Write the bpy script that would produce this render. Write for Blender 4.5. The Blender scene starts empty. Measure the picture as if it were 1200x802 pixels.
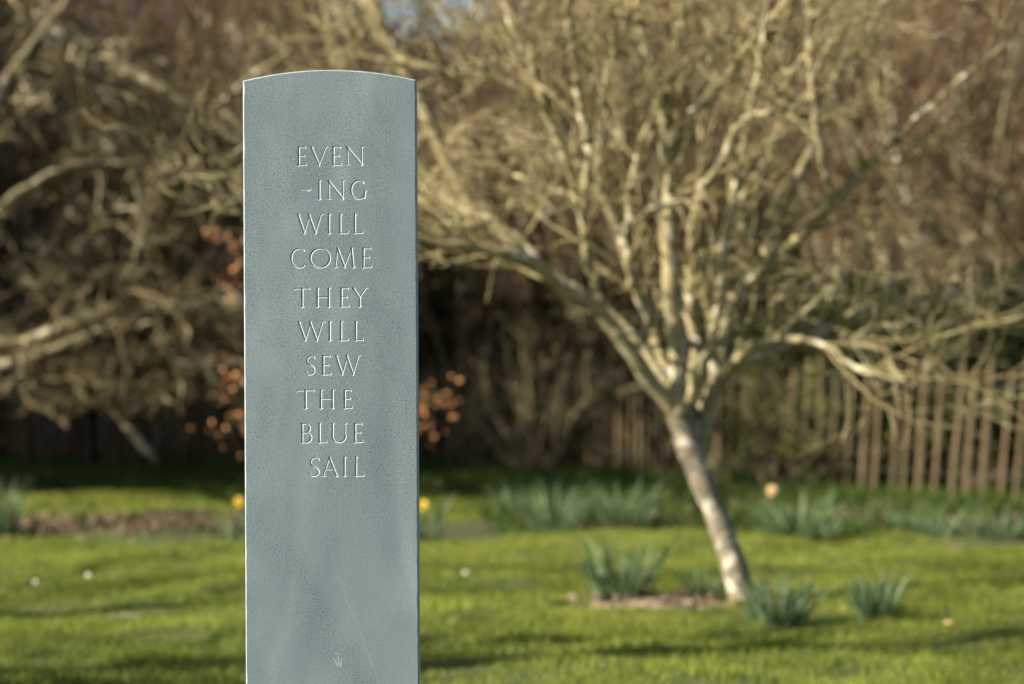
import bpy, math, random
import numpy as np
from mathutils import geometry, Vector

sc = bpy.context.scene
COL = sc.collection
R = math.radians
rng = np.random.default_rng(11)
random.seed(5)
FPX, CX, CY, CAMZ = 2833.3, 600.0, 401.0, 1.40      # 85 mm lens on a 1200 px wide frame

def at(px, py, D):
    return np.array([(px - CX) / FPX * D, D, CAMZ - (py - CY) / FPX * D])

# ------------------------------------------------------------------ helpers
def tag(o, label=None, cat=None, group=None, kind=None):
    if label: o['label'] = label
    if cat: o['category'] = cat
    if group: o['group'] = group
    if kind: o['kind'] = kind
    return o

def empty(name, loc=(0, 0, 0), rz=0.0):
    o = bpy.data.objects.new(name, None)
    o.location = loc; o.rotation_euler = (0, 0, rz)
    o.empty_display_size = 0.1
    COL.objects.link(o)
    return o

def mesh_from(name, V, F, mats, parent=None, smooth=False, fm=None, uvt=None):
    """V (n,3); F (m,k) int array, or list of int arrays with different k."""
    me = bpy.data.meshes.new(name)
    Fs = F if isinstance(F, list) else [F]
    Fs = [np.asarray(f, dtype=np.int32) for f in Fs if len(f)]
    V = np.asarray(V, dtype=np.float32)
    me.vertices.add(len(V)); me.vertices.foreach_set('co', V.ravel())
    loops = np.concatenate([f.ravel() for f in Fs])
    tot = np.concatenate([np.full(len(f), f.shape[1], dtype=np.int32) for f in Fs])
    start = np.concatenate([[0], np.cumsum(tot)[:-1]]).astype(np.int32)
    me.loops.add(len(loops)); me.loops.foreach_set('vertex_index', loops)
    me.polygons.add(len(tot)); me.polygons.foreach_set('loop_start', start)
    me.polygons.foreach_set('loop_total', tot)
    if fm is not None: me.polygons.foreach_set('material_index', np.asarray(fm, dtype=np.int32))
    me.polygons.foreach_set('use_smooth', np.full(len(tot), smooth, dtype=bool))
    me.update(calc_edges=True); me.validate()
    for m in (mats if isinstance(mats, (list, tuple)) else [mats]): me.materials.append(m)
    o = bpy.data.objects.new(name, me)
    COL.objects.link(o)
    if parent is not None: o.parent = parent
    return o

def norm(v): return v / np.maximum(np.linalg.norm(v, axis=-1, keepdims=True), 1e-9)

def tubes(P, Rr, sides):
    """P (N,K,3) polylines, Rr (N,K) radii -> V,F"""
    N, K, _ = P.shape
    T = np.empty_like(P)
    T[:, 1:-1] = P[:, 2:] - P[:, :-2]; T[:, 0] = P[:, 1] - P[:, 0]; T[:, -1] = P[:, -1] - P[:, -2]
    T = norm(T)
    ref = np.where(np.abs(T[:, :1, 2:3]) > 0.8, np.array([1., 0, 0]), np.array([0, 0, 1.]))
    ref = np.broadcast_to(ref, T.shape)
    A = norm(np.cross(T, ref)); B = np.cross(T, A)
    ang = np.arange(sides) * 2 * math.pi / sides
    ring = A[:, :, None, :] * np.cos(ang)[None, None, :, None] + B[:, :, None, :] * np.sin(ang)[None, None, :, None]
    V = P[:, :, None, :] + ring * Rr[:, :, None, None]
    V = V.reshape(-1, 3)
    n = np.arange(N)[:, None, None]; k = np.arange(K - 1)[None, :, None]; s = np.arange(sides)[None, None, :]
    s2 = (s + 1) % sides
    a = (n * K + k) * sides + s; b = (n * K + k) * sides + s2
    c = (n * K + k + 1) * sides + s2; d = (n * K + k + 1) * sides + s
    F = np.stack([a, b, c, d], -1).reshape(-1, 4)
    return V, F

def join(parts):
    Vs, Fs, off = [], [], 0
    for V, F in parts:
        Vs.append(V); Fs.append(F + off); off += len(V)
    return np.concatenate(Vs), np.concatenate(Fs)

def grow(P, Rr, n, t0, t1, L0, L1, ang0, ang1, K, wig, up, rf, rend, rmin=0.0015, taperL=0.0):
    """vectorised side shoots: n per parent polyline"""
    N, Kp, _ = P.shape
    t = rng.uniform(t0, t1, (N, n)) * (Kp - 1)
    i = np.minimum(t.astype(int), Kp - 2); f = (t - i)[..., None]
    idx = np.arange(N)[:, None]
    p = P[idx, i] * (1 - f) + P[idx, i + 1] * f
    r = (Rr[idx, i] * (1 - f[..., 0]) + Rr[idx, i + 1] * f[..., 0]) * rf
    T = norm(P[idx, i + 1] - P[idx, i])
    p = p.reshape(-1, 3); T = T.reshape(-1, 3); r = np.maximum(r.reshape(-1), rmin)
    M = len(p)
    rd = norm(np.cross(T, rng.normal(size=(M, 3))))
    a = rng.uniform(ang0, ang1, M)[:, None]
    d = norm(np.cos(a) * T + np.sin(a) * rd)
    L = rng.uniform(L0, L1, M) * (1 - taperL * (t.reshape(-1) / (Kp - 1)))
    out = np.empty((M, K, 3)); out[:, 0] = p
    for k in range(1, K):
        d = norm(d + rng.normal(size=(M, 3)) * wig + np.array([0, 0, up]))
        out[:, k] = out[:, k - 1] + d * (L / (K - 1))[:, None]
    rr = r[:, None] * np.linspace(1, rend, K)[None, :]
    return out, np.maximum(rr, rmin * 0.6)

def resample(pts, rad, K):
    pts = np.array(pts, float); rad = np.array(rad, float)
    # Catmull-Rom through the points
    P = np.vstack([2 * pts[0] - pts[1], pts, 2 * pts[-1] - pts[-2]])
    n = len(pts) - 1
    out = []; ro = []
    for u in np.linspace(0, n, K):
        i = min(int(u), n - 1); f = u - i
        p0, p1, p2, p3 = P[i], P[i + 1], P[i + 2], P[i + 3]
        out.append(0.5 * ((2 * p1) + (-p0 + p2) * f + (2 * p0 - 5 * p1 + 4 * p2 - p3) * f * f + (-p0 + 3 * p1 - 3 * p2 + p3) * f ** 3))
        ro.append(rad[i] * (1 - f) + rad[i + 1] * f)
    return np.array(out), np.array(ro)

def leaf_cards(p, size0, size1, aspect=0.55):
    """small folded leaves (two triangles bent along the midrib)"""
    M = len(p)
    d = norm(rng.normal(size=(M, 3))); s = norm(np.cross(d, rng.normal(size=(M, 3)))); u = np.cross(d, s)
    L = rng.uniform(size0, size1, M)[:, None]; W = L * aspect * 0.5
    V = np.stack([p, p + d * L * 0.5 + s * W + u * W * 0.35, p + d * L, p + d * L * 0.5 - s * W + u * W * 0.35], 1).reshape(-1, 3)
    b = np.arange(M)[:, None] * 4
    F = np.concatenate([b + np.array([[0, 1, 2]]), b + np.array([[0, 2, 3]])], 0)
    return V, F

def gz(x, y):
    """gentle lawn undulation"""
    return 1.4 * (0.016 * np.sin(1.9 * x + 0.7 * y + 0.4) + 0.012 * np.sin(3.1 * y - 1.3 * x + 1.0)
            + 0.008 * np.sin(6.3 * y + 2.2 * x) + 0.006 * np.sin(9.1 * x - 4.0 * y + 2.0))

# ------------------------------------------------------------------ materials
class NT:
    def __init__(s, name):
        s.m = bpy.data.materials.new(name); s.m.use_nodes = True
        s.t = s.m.node_tree; s.t.nodes.clear()
        s.out = s.n('ShaderNodeOutputMaterial')
    def n(s, typ, **kw):
        nd = s.t.nodes.new(typ)
        for k, v in kw.items(): setattr(nd, k, v)
        return nd
    def l(s, a, b): s.t.links.new(a, b)
    def coord(s, kind='Object'): return s.n('ShaderNodeTexCoord').outputs[kind]
    def pos(s): return s.n('ShaderNodeNewGeometry').outputs['Position']
    def noise(s, vec, scale, detail=4, rough=0.55, dist=0.0, out='Fac'):
        nd = s.n('ShaderNodeTexNoise'); nd.inputs['Scale'].default_value = scale
        nd.inputs['Detail'].default_value = detail; nd.inputs['Roughness'].default_value = rough
        nd.inputs['Distortion'].default_value = dist
        s.l(vec, nd.inputs['Vector']); return nd.outputs[out]
    def ramp(s, fac, stops, interp='LINEAR'):
        nd = s.n('ShaderNodeValToRGB'); cr = nd.color_ramp; cr.interpolation = interp
        while len(cr.elements) < len(stops): cr.elements.new(0.5)
        for e, (p, c) in zip(cr.elements, stops):
            e.position = p; e.color = (*c, 1) if len(c) == 3 else (c[0], c[0], c[0], 1)
        s.l(fac, nd.inputs['Fac']); return nd.outputs['Color']
    def mix(s, fac, a, b, mode='MIX'):
        nd = s.n('ShaderNodeMix', data_type='RGBA', blend_type=mode)
        if isinstance(fac, (int, float)): nd.inputs[0].default_value = fac
        else: s.l(fac, nd.inputs[0])
        for v, sk in ((a, nd.inputs[6]), (b, nd.inputs[7])):
            if isinstance(v, tuple): sk.default_value = (*v, 1)
            else: s.l(v, sk)
        return nd.outputs[2]
    def math(s, op, a, b=None, c=None, clamp=False):
        nd = s.n('ShaderNodeMath', operation=op, use_clamp=clamp)
        for i, v in enumerate((a, b, c)):
            if v is None: continue
            if isinstance(v, (int, float)): nd.inputs[i].default_value = v
            else: s.l(v, nd.inputs[i])
        return nd.outputs[0]
    def bsdf(s, col, rough=0.8, bump=None, bstr=0.3, bdist=0.01, transl=0.0, spec=0.3):
        p = s.n('ShaderNodeBsdfPrincipled'); p.inputs['Roughness'].default_value = rough
        p.inputs['Specular IOR Level'].default_value = spec
        if isinstance(col, tuple): p.inputs['Base Color'].default_value = (*col, 1)
        else: s.l(col, p.inputs['Base Color'])
        if bump is not None:
            b = s.n('ShaderNodeBump'); b.inputs['Strength'].default_value = bstr; b.inputs['Distance'].default_value = bdist
            s.l(bump, b.inputs['Height']); s.l(b.outputs[0], p.inputs['Normal'])
        sh = p.outputs[0]
        if transl > 0:
            tr = s.n('ShaderNodeBsdfTranslucent')
            if isinstance(col, tuple): tr.inputs[0].default_value = (*col, 1)
            else: s.l(col, tr.inputs[0])
            mx = s.n('ShaderNodeMixShader'); mx.inputs[0].default_value = transl
            s.l(sh, mx.inputs[1]); s.l(tr.outputs[0], mx.inputs[2]); sh = mx.outputs[0]
        s.l(sh, s.out.inputs['Surface'])
        return s.m

def bark(name, dark, mid, pale, scale=9.0, palecut=0.58, transl=0):
    t = NT(name); c = t.pos()
    n1 = t.noise(c, scale * 0.35, 3, 0.6); n2 = t.noise(c, scale * 4, 5, 0.65)
    base = t.ramp(n2, [(0.3, dark), (0.62, mid)])
    pm = t.ramp(t.noise(c, scale, 3, 0.55, 0.5), [(palecut, (0.0,)), (palecut + 0.07, (1.0,))])
    col = t.mix(pm, base, pale)
    col = t.mix(t.math('MULTIPLY', n1, 0.45), col, mid)
    return t.bsdf(col, 0.9, n2, 0.6, 0.01, transl, 0.04)

def leafmat(name, c0, c1, scale=2.0, transl=0.35, rough=0.55, spec=0.12):
    t = NT(name); c = t.pos()
    n1 = t.noise(c, scale, 3, 0.6); n2 = t.noise(c, scale * 25, 2, 0.5)
    f = t.math('ADD', t.math('MULTIPLY', n1, 0.6), t.math('MULTIPLY', n2, 0.4))
    return t.bsdf(t.ramp(f, [(0.36, c0), (0.62, c1)]), rough, transl=transl, spec=spec)

M = {}
M['hero_bark'] = bark('lichen_bark', (0.08, 0.068, 0.035), (0.31, 0.262, 0.14), (0.55, 0.51, 0.39), 11, 0.57)
M['hero_trunk'] = bark('pale_trunk_bark', (0.05, 0.044, 0.032), (0.19, 0.165, 0.115), (0.44, 0.40, 0.31), 11, 0.55)
M['hero_twig'] = bark('olive_twigs', (0.10, 0.083, 0.036), (0.26, 0.215, 0.105), (0.44, 0.39, 0.24), 5, 0.56)
M['wood_bark'] = bark('woodland_bark', (0.05, 0.038, 0.022), (0.16, 0.128, 0.075), (0.32, 0.28, 0.18), 6, 0.60)
M['wood_twig'] = bark('woodland_twigs', (0.045, 0.029, 0.016), (0.14, 0.095, 0.053), (0.27, 0.205, 0.12), 2.0, 0.58)
M['thick_bark'] = bark('mossy_thicket_bark', (0.04, 0.033, 0.018), (0.17, 0.145, 0.080), (0.42, 0.39, 0.28), 7, 0.56)
M['far_twig'] = bark('far_twigs', (0.048, 0.026, 0.017), (0.185, 0.105, 0.068), (0.28, 0.185, 0.12), 0.9, 0.58)
M['grey_twig'] = bark('grey_twigs', (0.032, 0.024, 0.012), (0.125, 0.097, 0.050), (0.42, 0.36, 0.23), 3.0, 0.57)
M['grass'] = leafmat('lawn_grass', (0.092, 0.124, 0.018), (0.232, 0.262, 0.042), 1.3, 0.40, 0.5)
M['rough'] = leafmat('rough_green_cover', (0.014, 0.032, 0.006), (0.070, 0.105, 0.018), 1.4, 0.3, 0.5)
M['daff'] = leafmat('daffodil_leaf', (0.030, 0.058, 0.020), (0.16, 0.22, 0.10), 9, 0.35, 0.45, 0.25)
M['petal'] = leafmat('daffodil_petal', (0.70, 0.50, 0.05), (0.80, 0.62, 0.10), 6, 0.3)
M['petal_pale'] = leafmat('pale_daffodil_petal', (0.72, 0.50, 0.26), (0.80, 0.62, 0.36), 6, 0.3)
M['trumpet'] = leafmat('daffodil_trumpet', (0.75, 0.36, 0.02), (0.80, 0.45, 0.03), 6, 0.2)
M['copper'] = leafmat('copper_beech_leaf', (0.26, 0.12, 0.045), (0.66, 0.31, 0.13), 14, 0.35)
M['shade_leaf'] = leafmat('dark_evergreen_leaf', (0.010, 0.016, 0.005), (0.034, 0.040, 0.013), 2, 0.1, 0.5, 0.1)  # near-black leaf of the added evergreens, deepens the shade at the fence
M['spring'] = leafmat('young_yellow_green_leaf', (0.13, 0.14, 0.028), (0.24, 0.25, 0.06), 3, 0.4)
M['litter'] = leafmat('fallen_leaves', (0.05, 0.036, 0.021), (0.19, 0.138, 0.085), 5, 0.1, 0.8, 0.1)
M['tan'] = leafmat('tan_leaf', (0.36, 0.22, 0.09), (0.48, 0.30, 0.14), 5, 0.1)
M['white'] = NT('daisy_petal').bsdf((0.75, 0.75, 0.70), 0.6)
t = NT('chestnut_paling'); c = t.pos()
n = t.noise(c, 30, 4, 0.6); n0 = t.ramp(t.noise(c, 6.5, 2, 0.5), [(0.35, (0.0,)), (0.65, (1.0,))])
M['pale'] = t.bsdf(t.mix(n0, t.ramp(n, [(0.3, (0.036, 0.026, 0.014)), (0.7, (0.155, 0.105, 0.062))]), (0.075, 0.064, 0.033)), 0.9, n, 0.4, 0.006, 0, 0.05)
M['wire'] = NT('fence_wire').bsdf((0.05, 0.045, 0.04), 0.8)

# ------------------------------------------------------------------ sky, sun, camera
SUN_EL, SUN_AZ = 29.0, 20.0          # azimuth: degrees from -X towards the camera side (-Y)
w = bpy.data.worlds.new('World'); sc.world = w; w.use_nodes = True
wt = w.node_tree; bg = wt.nodes['Background']
sky = wt.nodes.new('ShaderNodeTexSky'); sky.sky_type = 'NISHITA'; sky.sun_disc = False
sky.sun_elevation = R(SUN_EL)
to_sun = Vector((-math.cos(R(SUN_EL)) * math.cos(R(SUN_AZ)), -math.cos(R(SUN_EL)) * math.sin(R(SUN_AZ)), math.sin(R(SUN_EL))))
sky.sun_rotation = math.atan2(to_sun.x, to_sun.y)
wt.links.new(sky.outputs[0], bg.inputs[0]); bg.inputs[1].default_value = 0.052
sl = bpy.data.lights.new('sun', 'SUN'); sl.energy = 5.0; sl.angle = R(0.53); sl.color = (1.0, 0.92, 0.79)
so = bpy.data.objects.new('sun', sl); COL.objects.link(so)
so.rotation_euler = to_sun.to_track_quat('Z', 'Y').to_euler(); so.location = (-20, -5, 15)

cd = bpy.data.cameras.new('camera'); cam = bpy.data.objects.new('camera', cd); COL.objects.link(cam)
cd.lens = 85; cd.sensor_width = 36; cd.clip_end = 2000; cd.clip_start = 0.1
cam.location = (0, 0, CAMZ); cam.rotation_euler = (R(90), 0, 0)
cd.dof.use_dof = True; cd.dof.focus_distance = 5.6; cd.dof.aperture_fstop = 2.4; cd.dof.aperture_blades = 0
sc.camera = cam
vs = sc.view_settings; sc.display_settings.display_device = 'sRGB'
vs.view_transform = 'Standard'; vs.look = 'None'; vs.gamma = 1; vs.exposure = 1.78
sc.cycles.use_denoising = True
try: sc.cycles.denoiser = 'OPENIMAGEDENOISE'
except Exception: pass
sc.cycles.max_bounces = 6; sc.cycles.diffuse_bounces = 3; sc.cycles.transmission_bounces = 4
sc.cycles.use_adaptive_sampling = False

# ------------------------------------------------------------------ the carved stone
S = 5.6 / FPX
LEAN = 0.0053
XB = -0.4128
SW, ST = 0.4005, 0.085
HC, HT = 2.0065, 2.0305           # corner and crown heights
def lx(px, py):
    z = CAMZ - (py - CY) * S
    return (px - CX) * S - XB + LEAN * z
def lz(py): return CAMZ - (py - CY) * S

TK, TN, SF = 6.0, 3.7, 1.5        # stroke widths, mm
def ser(x, y, w=1.0): return ('s', x, y, w)
def L(x0, y0, x1, y1, w0, w1=None): return ('l', x0, y0, x1, y1, w0, w1 if w1 else w0)
def arc(cx, cy, rx, ry, a0, a1, wt_, wn, n=22):
    o = []
    for i in range(n):
        t0 = R(a0 + (a1 - a0) * i / n); t1 = R(a0 + (a1 - a0) * (i + 1) / n)
        f = lambda q: wn + (wt_ - wn) * abs(math.cos(q + 0.25)) ** 1.5
        o.append(L(cx + rx * math.cos(t0), cy + ry * math.sin(t0), cx + rx * math.cos(t1), cy + ry * math.sin(t1), f(t0), f(t1)))
    return o
GL = {
 'E': [L(.22, 0, .22, 1, TK), L(.22, 1, .92, 1, TN), L(.22, .52, .82, .52, TN), L(.22, 0, 1, .01, TN), L(.92, 1, .95, .91, TN, 2), L(1, .01, 1.02, .12, TN, 2), L(.82, .56, .82, .47, 2.2), L(.04, 1, .22, 1, 2), L(.04, 0, .22, 0, 2)],
 'V': [L(.06, 1, .53, 0, TK), L(.53, 0, .96, 1, TN), ser(.06, 1), ser(.96, 1)],
 'N': [L(.12, 0, .12, .98, TN), L(.08, 1, .88, .01, TK), L(.88, 0, .88, 1, TN), ser(.12, 0), ser(.88, 1), L(0, 1, .12, .97, 2.4)],
 'I': [L(.5, 0, .5, 1, TK), ser(.5, 0, 1.1), ser(.5, 1, 1.1)],
 'G': arc(.5, .5, .47, .5, 48, 322, TK, TN) + [L(.86, .08, .9, .42, TK, TK), ser(.9, .43)],
 'W': [L(.04, 1, .29, 0, TK), L(.29, 0, .51, .96, TN), L(.47, 1, .74, 0, TK), L(.74, 0, .97, 1, TN), ser(.04, 1), ser(.97, 1), ser(.48, 1, .7)],
 'L': [L(.22, 0, .22, 1, TK), L(.22, 0, .95, .01, TN), L(.95, .01, 1, .12, TN, 2), ser(.22, 1), L(.04, 0, .22, 0, 2)],
 'C': arc(.55, .5, .5, .5, 52, 306, TK, TN),
 'O': arc(.5, .5, .48, .5, 0, 360, TK, TN, 34),
 'M': [L(.06, 0, .16, 1, TN), L(.16, 1, .5, .02, TK), L(.5, .02, .84, 1, TN), L(.84, 1, .93, 0, TK), ser(.05, 0), ser(.94, 0), ser(.15, 1, .6), ser(.85, 1, .6)],
 'T': [L(.5, 0, .5, 1, TK), L(.03, .985, .97, 1, TN), L(.03, .985, .0, .9, TN, 2), L(.97, 1, 1, .92, TN, 2), ser(.5, 0, 1.1)],
 'H': [L(.14, 0, .14, 1, TK), L(.86, 0, .86, 1, TK), L(.14, .52, .86, .52, TN), ser(.14, 0), ser(.14, 1), ser(.86, 0), ser(.86, 1)],
 'Y': [L(.04, 1, .5, .48, TK), L(.5, .48, .95, 1, TN), L(.5, 0, .5, .5, TK), ser(.04, 1), ser(.95, 1), ser(.5, 0)],
 'S': [],
 'B': [L(.2, 0, .2, 1, TK), L(.2, 1, .5, 1, TN), L(.2, .53, .55, .53, TN), L(.2, 0, .55, 0, TN)] + arc(.48, .765, .36, .235, -90, 90, TK, TN, 12) + arc(.52, .265, .44, .265, -90, 90, TK, TN, 12) + [L(.04, 1, .2, 1, 2), L(.04, 0, .2, 0, 2)],
 'U': [L(.13, 1, .13, .32, TK), L(.88, 1, .88, .32, TN), ser(.13, 1), ser(.88, 1)] + arc(.505, .33, .375, .33, 180, 360, TK, TN, 16),
 'A': [L(.04, 0, .45, 1, TN), L(.45, 1, .94, 0, TK), L(.2, .36, .76, .36, TN), ser(.04, 0), ser(.94, 0)],
 '~': [L(.0, .38, .14, .62, 1.6, 3.4), L(.14, .62, .34, .66, 3.4, 4.4), L(.34, .66, .66, .40, 4.4, 4.4), L(.66, .40, .86, .44, 4.4, 3.4), L(.86, .44, 1.0, .66, 3.4, 1.6)],
}
sp = [(.92, .86), (.80, .96), (.55, 1.0), (.28, .92), (.14, .74), (.24, .60), (.50, .50), (.76, .39), (.90, .23), (.78, .07), (.48, 0), (.20, .03), (.04, .17)]
sp_, _ = resample([(a, b, 0) for a, b in sp], [1] * len(sp), 30)
for i in range(29):
    u = i / 29; wd = TN + (TK - TN) * math.exp(-((u - .5) / .2) ** 2)
    GL['S'].append(L(sp_[i][0], sp_[i][1], sp_[i + 1][0], sp_[i + 1][1], wd, wd))
GL['S'] += [L(.92, .86, .94, .95, 3, 2), L(.04, .17, .02, .06, 3, 2)]

TEXT = [
 (172.5, 193.5, [('E', 347.4, 358.6), ('V', 363.5, 382.6), ('E', 387.7, 399.5), ('N', 404.6, 426.5)]),
 (212, 233.5, [('I', 371.8, 375.9), ('N', 383, 404.2), ('G', 410.6, 429.2)]),
 (251.5, 273.5, [('W', 348, 377), ('I', 382.9, 387.4), ('L', 395.7, 408), ('L', 412.7, 425.4)]),
 (291.3, 313.6, [('C', 340, 359), ('O', 362.9, 386.8), ('M', 391.5, 415.5), ('E', 422.9, 434.9)]),
 (338, 359.5, [('T', 344.7, 363.2), ('H', 369.2, 387.6), ('E', 397.3, 408.6), ('Y', 413, 429.5)]),
 (377.3, 399, [('W', 348.7, 379), ('I', 384, 388.2), ('L', 396.9, 408.1), ('L', 414.1, 425.8)]),
 (417.3, 439, [('S', 358, 369.4), ('E', 376, 387.3), ('W', 392.5, 421)]),
 (457.3, 478.6, [('T', 347.5, 367.9), ('H', 373.1, 392), ('E', 401.3, 412.1)]),
 (496.7, 518.6, [('B', 351, 364.9), ('L', 371.6, 382.9), ('U', 386.8, 406.9), ('E', 413.3, 424.7)]),
 (536.3, 558, [('S', 362, 374.5), ('A', 378, 395.2), ('I', 401, 405.6), ('L', 414.2, 426.6)]),
]
segs = []                       # x0,z0,x1,z1,w0,w1 (m), depth factor
def place(strokes, x0, x1, y0, y1, kd=1.0, kw=1.0):
    for s_ in strokes:
        if s_[0] == 'l':
            _, a, b, c_, d, w0, w1 = s_
            pa = (x0 + (x1 - x0) * a, y1 + (y0 - y1) * b); pb = (x0 + (x1 - x0) * c_, y1 + (y0 - y1) * d)
            segs.append((lx(*pa), lz(pa[1]), lx(*pb), lz(pb[1]), w0 * kw / 1000, w1 * kw / 1000, kd))
        else:
            _, a, b, wd = s_
            p = (x0 + (x1 - x0) * a, y1 + (y0 - y1) * b); X, Z = lx(*p), lz(p[1])
            segs.append((X - .0056 * wd, Z, X, Z, .0014, .0034, kd)); segs.append((X, Z, X + .0056 * wd, Z, .0034, .0014, kd))
for y0, y1, row in TEXT:
    for ch, x0, x1 in row: place(GL[ch], x0, x1, y0, y1)
place(GL['~'], 353.3, 364.8, 219.5, 225.5)
n_text = len(segs)
# little maker's mark near the foot of the picture
for a, b, c_, d in ((391.2, 771, 395.6, 780.5), (395.6, 780.5, 397, 776), (396.3, 770.5, 398.9, 782), (398.9, 782, 400.5, 772), (393, 765, 396, 767)):
    segs.append((lx(a, b), lz(b), lx(c_, d), lz(d), .0016, .0010, 0.4))

xs = np.arange(lx(338, 300), lx(438, 300) + 1e-9, 0.0005)
zr = []
rows = [(y1 + 3, y0 - 3) for y0, y1, _ in TEXT] + [(785, 762)]
rows = sorted([(lz(a), lz(b)) for a, b in rows])
zr = [rows[0][0] - 0.004]
for a, b in rows: zr += list(np.arange(a, b, 0.0005))
zr.append(rows[-1][1] + 0.004)
zs = np.array(zr)
GX, GZ = np.meshgrid(xs, zs)
dep = np.zeros_like(GX)
for (x0, z0, x1, z1, w0, w1, kd) in segs:
    pad = 0.005
    i0, i1 = np.searchsorted(xs, min(x0, x1) - pad), np.searchsorted(xs, max(x0, x1) + pad)
    j0, j1 = np.searchsorted(zs, min(z0, z1) - pad), np.searchsorted(zs, max(z0, z1) + pad)
    X = GX[j0:j1, i0:i1]; Z = GZ[j0:j1, i0:i1]
    dx, dz = x1 - x0, z1 - z0; q = max(dx * dx + dz * dz, 1e-12)
    tt = np.clip(((X - x0) * dx + (Z - z0) * dz) / q, 0, 1)
    dd = np.hypot(X - x0 - tt * dx, Z - z0 - tt * dz)
    h = np.maximum(0, (w0 + (w1 - w0) * tt) / 2 - dd) * 1.5 * kd
    dep[j0:j1, i0:i1] = np.maximum(dep[j0:j1, i0:i1], h)
dep[0] = dep[-1] = 0; dep[:, 0] = dep[:, -1] = 0
nz, nx = GX.shape
PV = np.stack([GX, dep, GZ], -1).reshape(-1, 3)
j, i = np.meshgrid(np.arange(nz - 1), np.arange(nx - 1), indexing='ij')
a = (j * nx + i).ravel()
Q = np.stack([a, a + 1, a + nx + 1, a + nx], -1)
dv = dep.ravel()
cut = (dv[Q] > 0).any(1)

# stone material: fine grained blue-green slate with drifting zones of dark speckle
def slate(name, cut=0, edge=False):
    t = NT(name); c = t.coord('Object')
    sep = t.n('ShaderNodeSeparateXYZ'); t.l(c, sep.inputs[0]); X, Z = sep.outputs[0], sep.outputs[2]
    mp = t.n('ShaderNodeMapping'); mp.inputs['Rotation'].default_value = (0, R(32), 0); mp.inputs['Scale'].default_value = (1.0, 1, 0.45)
    t.l(c, mp.inputs[0]); v = mp.outputs[0]
    cloud = t.noise(v, 4.2, 3, 0.5, 1.6)
    cloud2 = t.noise(v, 11, 3, 0.55, 1.0)
    tone = t.math('ADD', t.math('MULTIPLY', cloud, 0.7), t.math('MULTIPLY', cloud2, 0.3))
    base = t.ramp(tone, [(0.30, (0.094, 0.127, 0.142)), (0.5, (0.122, 0.160, 0.174)), (0.68, (0.156, 0.196, 0.208))])
    # speckle: strongest in the drifting zones
    spk = t.noise(c, 310, 2, 0.85)
    spk2 = t.noise(c, 170, 2, 0.7)
    zone = t.ramp(t.noise(v, 3.1, 2, 0.5, 2.2), [(0.36, (0.55,)), (0.50, (1.0,)), (0.68, (0.6,))])
    # a diagonal band and its edge low on the face
    edgeL = t.math('ADD', t.math('MULTIPLY', t.math('SUBTRACT', 0.98, Z), 0.55), t.math('MULTIPLY', t.math('SUBTRACT', t.noise(c, 9, 2), 0.5), 0.07))
    band = t.math('SUBTRACT', X, t.math('SUBTRACT', edgeL, 0.115))
    bandm = t.ramp(t.math('ADD', t.math('MULTIPLY', band, 5), 0.5), [(0.0, (0.5,)), (0.42, (1.0,)), (0.62, (0.40,))])
    lowm = t.math('GREATER_THAN', 0.99, Z)
    lowm = t.ramp(t.math('MULTIPLY', t.math('SUBTRACT', 1.12, Z), 4), [(0.0, (0.0,)), (1.0, (1.0,))])
    zz = t.mix(lowm, zone, bandm)
    d1 = t.ramp(spk, [(0.40, (1.0,)), (0.52, (0.0,))])
    d2 = t.ramp(spk2, [(0.33, (1.0,)), (0.42, (0.0,))])
    dark = t.math('MULTIPLY', t.math('MAXIMUM', d1, d2), zz)
    col = t.mix(t.math('MULTIPLY', dark, 0.72), base, (0.022, 0.033, 0.038))
    lite = t.ramp(t.noise(c, 300, 2, 0.7), [(0.56, (0.0,)), (0.72, (1.0,))])
    col = t.mix(t.math('MULTIPLY', lite, 0.30), col, (0.26, 0.32, 0.33))
    # hairline veins
    wob = t.math('MULTIPLY', t.math('SUBTRACT', t.noise(c, 14, 2), 0.5), 0.018)
    ln = t.math('ABSOLUTE', t.math('SUBTRACT', t.math('ADD', X, wob), t.math('MULTIPLY', t.math('SUBTRACT', 0.905, Z), 0.36)))
    ln = t.math('LESS_THAN', ln, 0.0008)
    lm = t.math('MULTIPLY', ln, t.math('LESS_THAN', Z, 0.90))
    col = t.mix(t.math('MULTIPLY', lm, 0.09), col, (0.46, 0.54, 0.53))
    if cut: col = t.mix(cut, col, (0.42, 0.47, 0.50))
    if edge: col = t.mix(t.math('MULTIPLY', t.noise(c, 45, 4, 0.7), 0.9), col, (0.32, 0.34, 0.35))
    return t.bsdf(col, 0.62, t.noise(c, 420, 3, 0.7), 0.28 if not cut else 0.15, 0.0012, 0, 0.35)
M['slate'] = slate('honed_slate'); M['slate_cut'] = slate('fresh_cut_slate', 0.62); M['slate_mark'] = slate('lightly_scored_slate', 0.35); M['slate_edge'] = slate('sawn_slate_edge', 0, True)

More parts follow.
